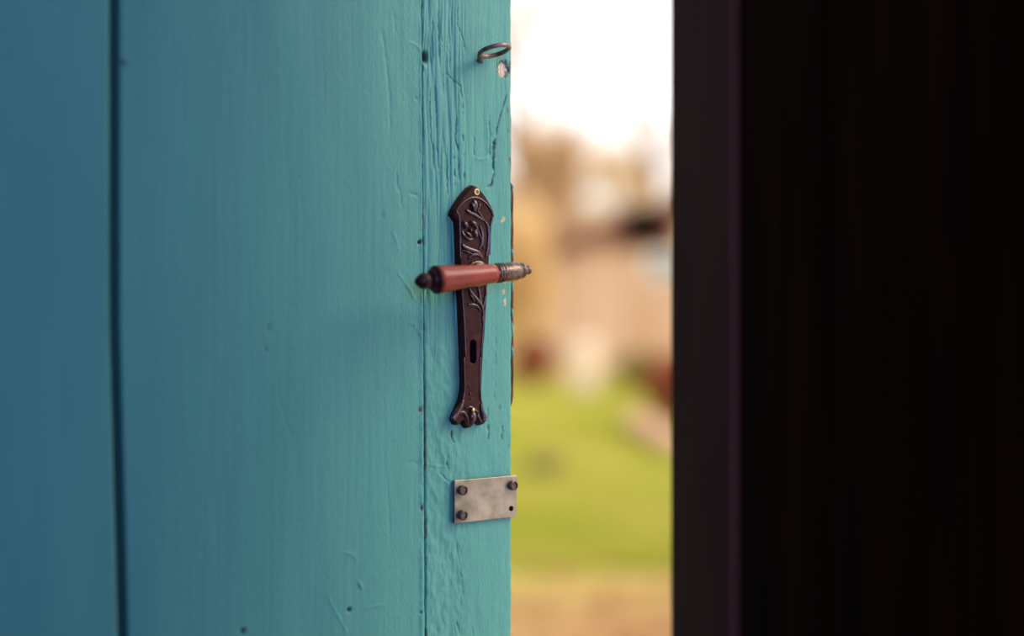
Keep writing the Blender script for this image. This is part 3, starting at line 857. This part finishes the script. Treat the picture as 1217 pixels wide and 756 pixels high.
# ground with grass, path of bare earth near the door
def ground_material():
    m, n, l, b = new_mat('lawn_and_earth')
    tc = n.new('ShaderNodeTexCoord'); sx = n.new('ShaderNodeSeparateXYZ'); l.new(tc.outputs['Object'], sx.inputs['Vector'])
    no = n.new('ShaderNodeTexNoise'); no.inputs['Scale'].default_value = 1.3; no.inputs['Detail'].default_value = 5
    l.new(tc.outputs['Object'], no.inputs['Vector'])
    g = n.new('ShaderNodeValToRGB')
    g.color_ramp.elements[0].position = 0.35; g.color_ramp.elements[0].color = (0.345, 0.365, 0.052, 1)
    g.color_ramp.elements[1].position = 0.65; g.color_ramp.elements[1].color = (0.45, 0.39, 0.10, 1)
    l.new(no.outputs['Fac'], g.inputs['Fac'])
    no2 = n.new('ShaderNodeTexNoise'); no2.inputs['Scale'].default_value = 3.0; no2.inputs['Detail'].default_value = 5
    l.new(tc.outputs['Object'], no2.inputs['Vector'])
    e = n.new('ShaderNodeValToRGB')
    e.color_ramp.elements[0].position = 0.35; e.color_ramp.elements[0].color = (0.36, 0.18, 0.075, 1)
    e.color_ramp.elements[1].position = 0.65; e.color_ramp.elements[1].color = (0.46, 0.28, 0.13, 1)
    l.new(no2.outputs['Fac'], e.inputs['Fac'])
    ma = n.new('ShaderNodeMath'); ma.operation = 'MULTIPLY_ADD'; ma.inputs[1].default_value = 1.6; l.new(no.outputs['Fac'], ma.inputs[0])
    l.new(sx.outputs['Y'], ma.inputs[2])
    mr = n.new('ShaderNodeMapRange'); mr.inputs['From Min'].default_value = 3.9; mr.inputs['From Max'].default_value = 4.9
    l.new(ma.outputs['Value'], mr.inputs['Value'])
    mx = n.new('ShaderNodeMix'); mx.data_type = 'RGBA'
    l.new(mr.outputs['Result'], mx.inputs['Factor']); l.new(e.outputs['Color'], mx.inputs['A']); l.new(g.outputs['Color'], mx.inputs['B'])
    l.new(mx.outputs['Result'], b.inputs['Base Color']); b.inputs['Roughness'].default_value = 0.9; b.inputs['Specular IOR Level'].default_value = 0.1
    return m
M['ground'] = ground_material()
Wm = Matrix.Translation(HINGE) @ Matrix.Rotation(WALL_ROT, 4, 'Z')
bm = bmesh.new()
xs = [-45 + i * 1.5 for i in range(67)]
ys = [0.0, 0.3, 0.8, 1.5] + [2.2 + i * 0.8 for i in range(30)] + [28 + i * 5 for i in range(13)]
gv = []
for yy in ys:
    row = []
    for xx in xs:
        w = Wm @ Vector((xx, yy, 0))
        row.append(bm.verts.new((xx, yy, ground_z(w.x, w.y) if yy > 0.01 else -0.04)))
    gv.append(row)
for a, b in zip(gv, gv[1:]):
    for i in range(len(xs) - 1): bm.faces.new((a[i], a[i + 1], b[i + 1], b[i]))
gr = obj('ground', bm, M['ground'], None, smooth=True)
gr.location = HINGE; gr.rotation_euler = (0, 0, WALL_ROT)
tag(gr, 'lawn rising from a strip of bare orange earth outside the door', 'ground', kind='structure')

# blades of grass in the part of the lawn the doorway shows
M['grass'] = leafy('yellow_green_grass', (0.40, 0.42, 0.045), (0.54, 0.47, 0.11), 0.9, 0.35)
N = 95000
yy = 4.6 + (rng.random(N) ** 1.4) * 13.0
xx = (rng.uniform(540, 1060, N) - CX) / F * yy
co = np.empty((N, 3, 3), np.float32); keep = []
for i in range(N):
    x, y = float(xx[i]), float(yy[i])
    if y < 5.2 + 0.5 * mnoise.noise(Vector((x * 2.2, y * 1.5, 0))): continue
    z = ground_z(x, y) - 0.004
    a = random.uniform(0, 6.283); w = random.uniform(0.004, 0.008); h = random.uniform(0.03, 0.085); l_ = random.uniform(0, 0.04); b_ = random.uniform(0, 6.283)
    co[i] = ((x - w * math.cos(a), y - w * math.sin(a), z), (x + w * math.cos(a), y + w * math.sin(a), z), (x + l_ * math.cos(b_), y + l_ * math.sin(b_), z + h))
    keep.append(i)
def tri_mesh(name, tris, mat, parent=None, n=3):
    k_ = len(tris)
    me = bpy.data.meshes.new(name)
    me.vertices.add(k_ * n); me.vertices.foreach_set('co', np.ascontiguousarray(tris, np.float32).ravel())
    me.loops.add(k_ * n); me.loops.foreach_set('vertex_index', np.arange(k_ * n, dtype=np.int32))
    me.polygons.add(k_); me.polygons.foreach_set('loop_start', (np.arange(k_) * n).astype(np.int32))
    me.update(calc_edges=True)
    return link_mesh(name, me, mat, parent)
gs = tri_mesh('lawn_grass', co[keep], M['grass'])
tag(gs, 'short yellow-green grass of the lawn beyond the door', 'grass', kind='stuff')

def leaf_cloud(name, centers, n, size, mat, parent, seed, flat=0.0):
    """n loose leaves (quads) scattered through ellipsoids [(centre, radii, weight)]"""
    r = np.random.default_rng(seed)
    wts = np.array([c[2] for c in centers], float); wts /= wts.sum()
    pick = r.choice(len(centers), n, p=wts)
    C = np.array([tuple(c[0]) for c in centers])[pick]; Rr = np.array([c[1] for c in centers])[pick]
    d = r.normal(size=(n, 3)); d /= np.linalg.norm(d, axis=1)[:, None]
    p = C + d * Rr * (r.random((n, 1)) ** 0.45)
    a = r.normal(size=(n, 3)); a /= np.linalg.norm(a, axis=1)[:, None]
    b = np.cross(a, r.normal(size=(n, 3))); b /= np.linalg.norm(b, axis=1)[:, None]
    if flat: a[:, 2] *= flat; b[:, 2] *= flat
    s = size * r.uniform(0.6, 1.3, (n, 1))
    q = np.stack([p - a * s, p + b * s * .55, p + a * s, p - b * s * .55], 1)
    o = tri_mesh(name, q, mat, parent, 4)
    o['kind'] = 'stuff'
    return o

M['fallen'] = leafy('fallen_orange_leaf', (0.40, 0.16, 0.06), (0.55, 0.34, 0.14), 2.2, 0.15)
r_ = np.random.default_rng(3)
n = 2600
q = []
for i in range(n):
    y = float(r_.uniform(3.4, 5.6)); x = (float(r_.uniform(580, 860)) - CX) / F * y
    if r_.random() < max(0, (y - 4.6) / 1.0): continue
    z = ground_z(x, y) + 0.008; a = r_.uniform(0, 6.28); s = r_.uniform(0.012, 0.03)
    dx, dy = math.cos(a) * s, math.sin(a) * s
    t1, t2 = r_.uniform(-.01, .012, 2)
    q.append(((x - dx, y - dy, z), (x + dy * .6, y - dx * .6, z + t1 * .4 + .004), (x + dx, y + dy, z + abs(t2)), (x - dy * .6, y + dx * .6, z + .004)))
fa = tri_mesh('fallen_leaves', np.array(q), M['fallen'], None, 4)
tag(fa, 'orange and tan fallen leaves on the bare earth outside the door', 'leaves', kind='stuff')

# ---- shed at the far end of the lawn
M['shed_board'] = simple('pale_salmon_board', (0.58, 0.33, 0.21), (0.72, 0.49, 0.37), 1.3, 0.85, (2, 2, 0.6), spec=0.15)
M['shed_rust'] = simple('red_brown_fascia', (0.15, 0.050, 0.040), (0.21, 0.078, 0.060), 3, 0.8, spec=0.2)
M['roof_tile'] = simple('weathered_roof_sheet', (0.42, 0.24, 0.16), (0.52, 0.33, 0.23), 2, 0.8, spec=0.2)
M['white_paint'] = simple('flaking_white_paint', (0.62, 0.60, 0.58), (0.78, 0.76, 0.73), 5, 0.6)
M['pane'] = simple('grey_blue_pane', (0.16, 0.20, 0.24), (0.26, 0.30, 0.34), 2, 0.12, spec=0.6)
YS = 18.0
shed = empty('shed', (at(800, YS).x, YS, at(800, YS).z))
tag(shed, 'low salmon-pink wooden shed with a shallow gable at the far end of the lawn', 'shed')
sx0 = shed.location
def sl(px, py): # shed-local x, z for a spot on its front
    return (px - CX) / F * YS - sx0.x, CAMZ + (CY - py) / F * YS - sx0.z
eL = sl(628, 296); rid = sl(812, 230); bL = sl(634, 430)
half = rid[0] - eL[0]
slope = (rid[1] - eL[1]) / half
x = bL[0]; xe = 2 * rid[0] - bL[0]
win_x0, win_x1, win_z0, win_z1 = *[sl(768, 0)[0], sl(800, 0)[0]], sl(0, 332)[1], sl(0, 299)[1]
def front_board(xa, xb, z0, z1f):
    bm = bmesh.new()
    j = random.uniform(0, 0.012)
    f = [bm.verts.new((xa, -j, z0)), bm.verts.new((xb, -j, z0)), bm.verts.new((xb, -j, z1f(xb))), bm.verts.new((xa, -j, z1f(xa)))]
    b = [bm.verts.new((v.co.x, 0.06, v.co.z)) for v in f]
    bm.faces.new(f); bm.faces.new(b[::-1])
    for i in range(4): bm.faces.new((f[i], f[(i + 1) % 4], b[(i + 1) % 4], b[i]))
    obj('shed_board', bm, M['shed_board'], shed)
rake = lambda q: rid[1] - 0.06 - abs(q - rid[0]) * slope
while x < xe - 0.01:
    w = min(random.uniform(0.17, 0.22), xe - x)
    front_board(x + 0.004, x + w - 0.004, -0.15, rake)
    x += w
bm = bmesh.new()
box(bm, bL[0], bL[0] + 0.06, 0.061, 4.0, -0.15, rake(bL[0]) - .02); box(bm, xe - 0.06, xe, 0.061, 4.0, -0.15, rake(xe) - .02); box(bm, bL[0], xe, 4.0, 4.06, -0.15, rake(bL[0]) - .02)
obj('shed_wall', bm, M['shed_board'], shed)
for sgn in (-1, 1):
    bm = bmesh.new()
    xo = rid[0] + sgn * (half + 0.05); zo = rid[1] - (half + 0.05) * slope
    pr = [(rid[0], rid[1] - .02), (xo, zo - .02), (xo, zo + 0.05), (rid[0], rid[1] + 0.05)]
    f = [bm.verts.new((a, -0.10, b)) for a, b in pr]; k_ = [bm.verts.new((a, 4.3, b)) for a, b in pr]
    bm.faces.new(f); bm.faces.new(k_)
    for i in range(4): bm.faces.new((f[i], f[(i + 1) % 4], k_[(i + 1) % 4], k_[i]))
    obj('roof_slope', bm, M['roof_tile'], shed)
    bm = bmesh.new()
    pr = [(rid[0], rid[1] - .30), (xo, zo - .26), (xo, zo - .021), (rid[0], rid[1] - .021)]
    f = [bm.verts.new((a, -0.10, b)) for a, b in pr]; k_ = [bm.verts.new((a, -0.06, b)) for a, b in pr]
    bm.faces.new(f); bm.faces.new(k_)
    for i in range(4): bm.faces.new((f[i], f[(i + 1) % 4], k_[(i + 1) % 4], k_[i]))
    obj('fascia_board', bm, M['shed_rust'], shed)['label'] = 'red-brown board under the edge of the roof'
h0 = sl(738, 286); h1 = sl(794, 247)
bm = bmesh.new()
box(bm, h0[0], h1[0], -0.115, 0.0, h0[1], h1[1])
ha = obj('loft_hatch', bm, M['black_hole'], shed); ha['label'] = 'dark loft opening under the gable'
bm = bmesh.new()
for b in ((h0[0] - .1, h1[0] + .1, -0.07, -0.0, h0[1] - .12, h0[1]), (h0[0] - .1, h0[0], -0.07, -0.0, h0[1], h1[1] + .06), (h1[0], h1[0] + .1, -0.07, -0.0, h0[1], h1[1] + .06)): box(bm, *b)
obj('hatch_frame', bm, M['shed_rust'], ha)
bm = bmesh.new()
t_ = 0.07
for b in ((win_x0, win_x1 + .6, -0.05, 0.0, win_z1 - t_, win_z1), (win_x0, win_x1 + .6, -0.05, 0.0, win_z0, win_z0 + t_), (win_x0, win_x0 + t_, -0.05, 0.0, win_z0 + t_, win_z1 - t_), (win_x1 + .6 - t_, win_x1 + .6, -0.05, 0.0, win_z0 + t_, win_z1 - t_), (win_x1 + .1, win_x1 + .1 + t_, -0.05, 0.0, win_z0 + t_, win_z1 - t_)): box(bm, *b)
wfm = obj('window_frame', bm, M['white_paint'], shed); wfm['label'] = 'white window frame'
for pa, pb in ((win_x0 + t_, win_x1 + .1), (win_x1 + .1 + t_, win_x1 + .6 - t_)):
    bm = bmesh.new(); box(bm, pa, pb, -0.03, -0.013, win_z0 + t_, win_z1 - t_); obj('pane', bm, M['pane'], wfm)

# ---- trees
M['bark'] = simple('brown_bark', (0.14, 0.085, 0.05), (0.24, 0.16, 0.10), 8, 0.9, (4, 4, 1), spec=0.1)
M['brown_leaf'] = leafy('withered_brown_leaf', (0.56, 0.36, 0.20), (0.68, 0.48, 0.29), 1.2, 0.4)
M['tan_leaf'] = leafy('pale_tan_leaf', (0.66, 0.49, 0.31), (0.76, 0.60, 0.42), 1.2, 0.45)
M['olive_leaf'] = leafy('olive_leaf', (0.34, 0.28, 0.09), (0.46, 0.36, 0.14), 1.2, 0.3)
M['straw_leaf'] = leafy('straw_leaf', (0.74, 0.52, 0.27), (0.82, 0.62, 0.36), 1.2, 0.45)
M['rust_leaf'] = leafy('rust_red_leaf', (0.36, 0.10, 0.05), (0.50, 0.20, 0.10), 2.0, 0.25)

def tree(name, base, height, spread, leaves, n, size, mat, label, seed, cat='tree', crown_from=0.3, dense=1.0, group=None):
    r = random.Random(seed)
    t = empty(name, base); tag(t, label, cat, group)
    bm = bmesh.new()
    top = Vector((r.uniform(-.15, .15) * height, r.uniform(-.1, .1) * height, height * 0.8))
    path = smooth_path([Vector((0, 0, -0.1)), Vector((r.uniform(-.1, .1), r.uniform(-.1, .1), height * .3)), top * 0.65 + Vector((r.uniform(-.2, .2), 0, 0)), top], 4)
    r0 = height * 0.024
    tube(bm, path, [r0 * (1 - 0.85 * i / (len(path) - 1)) for i in range(len(path))], 9)
    obj('trunk', bm, M['bark'], t, smooth=True)
    cl = []
    for k_ in range(9):
        f = crown_from + (0.95 - crown_from) * (k_ + .5) / 9
        p0 = path[min(len(path) - 1, int(f * (len(path) - 1)))]
        a = k_ * 2.4 + r.uniform(-.4, .4); L_ = spread * (1.15 - 0.6 * f) * r.uniform(.7, 1.1)
        p1 = p0 + Vector((math.cos(a) * L_ * .55, math.sin(a) * L_ * .55, height * .08)); p2 = p0 + Vector((math.cos(a) * L_, math.sin(a) * L_, height * r.uniform(.10, .22)))
        bm = bmesh.new()
        pp = smooth_path([p0, p1, p2], 4)
        tube(bm, pp, [r0 * .42 * (1 - .85 * i / (len(pp) - 1)) for i in range(len(pp))], 6)
        obj('branch', bm, M['bark'], t, smooth=True)
        cl.append((p2 * .5 + p1 * .5, (L_ * .5, L_ * .5, height * .12), 1.0)); cl.append((p2, (L_ * .42, L_ * .42, height * .10), 0.7))
    cl.append((top, (spread * .4, spread * .4, height * .14), 1.0))
    leaf_cloud('foliage', cl, n, size, mat, t, seed)
    return t
def shrub(name, base, w, h, n, size, mat, label, seed, group=None, cat='shrub'):
    r = random.Random(seed)
    t = empty(name, base); tag(t, label, cat, group)
    bm = bmesh.new(); cl = []
    for k_ in range(6):
        a = k_ * 1.05 + r.uniform(-.3, .3); L_ = w * .5 * r.uniform(.5, .95)
        p2 = Vector((math.cos(a) * L_, math.sin(a) * L_, h * r.uniform(.6, .9)))
        tube(bm, smooth_path([Vector((math.cos(a) * .03, math.sin(a) * .03, -.03)), p2 * .55 + Vector((0, 0, -.05 * h)), p2], 3), [0.012, 0.011, 0.010, 0.008, 0.007, 0.006, 0.004], 5)
        cl.append((p2 * .85, (w * .28, w * .28, h * .28), 1))
    cl.append((Vector((0, 0, h * .45)), (w * .45, w * .45, h * .45), 2.5))
    obj('stems', bm, M['bark'], t)
    leaf_cloud('foliage', cl, n, size, mat, t, seed)
    return t

tree('brown_tree', at(653, 23.5), 4.5, 1.05, None, 4200, 0.07, M['brown_leaf'], 'brown autumn tree rising close behind the shed roof', 11, crown_from=0.25)
tree('sparse_tree', at(620, 28), 9.5, 2.1, None, 3000, 0.05, M['tan_leaf'], 'thin pale tree with sparse tan leaves beside the door edge', 12, crown_from=0.2)
tree('low_tree', at(712, 32), 5.3, 2.0, None, 6500, 0.08, M['tan_leaf'], 'low tan tree showing above the middle of the shed roof', 13, crown_from=0.3)
tree('leaning_tree', at(815, 24), 4.9, 0.9, None, 1800, 0.06, M['brown_leaf'], 'brown tree half hidden behind the door jamb', 14, crown_from=0.3)
shrub('olive_hedge_bush', at(612, 16.5), 1.0, 2.3, 4500, 0.05, M['straw_leaf'], 'tall straw-coloured bush at the left end of the shed', 15)
shrub('red_brown_bush', at(634, 15.5), 0.48, 0.62, 2000, 0.035, M['rust_leaf'], 'small dark red-brown bush at the foot of the shed', 16)
shrub('green_brown_bush', at(757, 14.5), 0.42, 0.50, 1500, 0.035, M['olive_leaf'], 'green-brown bush in front of the shed window', 17)
shrub('rust_bush', at(800, 11.0), 0.46, 0.62, 2600, 0.035, M['rust_leaf'], 'rust-red bush at the lawn edge next to the door jamb', 18)
shrub('weed_clump', at(645, 8.1), 0.26, 0.14, 500, 0.022, M['olive_leaf'], 'low olive weed clump in the lawn beside the metal plate', 19, cat='plant')
# pale stump-like post and slanting bleached log
M['bleached'] = simple('bleached_wood', (0.62, 0.46, 0.34), (0.76, 0.60, 0.47), 6, 0.85, (3, 3, 1), spec=0.15)
M['log'] = simple('pinkish_log', (0.48, 0.26, 0.16), (0.60, 0.36, 0.24), 6, 0.85, (3, 3, 1), spec=0.15)
def post(base, h, r0):
    bm = bmesh.new()
    pts = [Vector((0, 0, -.1)), Vector((.01, 0, h * .3)), Vector((-.01, .01, h * .7)), Vector((0, 0, h * .97)), Vector((0, 0, h))]
    tube(bm, pts, [r0 * 1.15, r0 * 1.02, r0, r0 * .97, r0 * .8], 12)
    return bm
po = obj('tree_stump', post(None, 0.62, 0.17), M['bleached'], None, smooth=True)
po.location = at(694, 14.5)
tag(po, 'pale bleached tree stump in front of the shed wall', 'stump')
a_, b_ = at(752, 10.6), at(812, 8.9)
a_.z += 0.09; b_.z += 0.07
bm = bmesh.new()
dv = (b_ - a_)
tube(bm, [dv * 0, dv * .02, dv * .5 + Vector((0, 0, .015)), dv * .98, dv], [0.06, 0.085, 0.09, 0.085, 0.06], 12)
lg = obj('log', bm, M['log'], None, smooth=True); lg.location = a_
tag(lg, 'pinkish log lying at a slant on the lawn beside the door jamb', 'log')
# hedge closing the far side of the lawn
bmh = [(at(px, 42) + Vector((0, 0, 1.0)), (1.3, 0.8, 1.25), 1.0) for px in range(60, 1500, 55)]
hd = leaf_cloud('hedge', bmh, 24000, 0.09, M['straw_leaf'], None, 77)
tag(hd, 'long straw-coloured hedge along the far side of the lawn', 'hedge', kind='stuff')
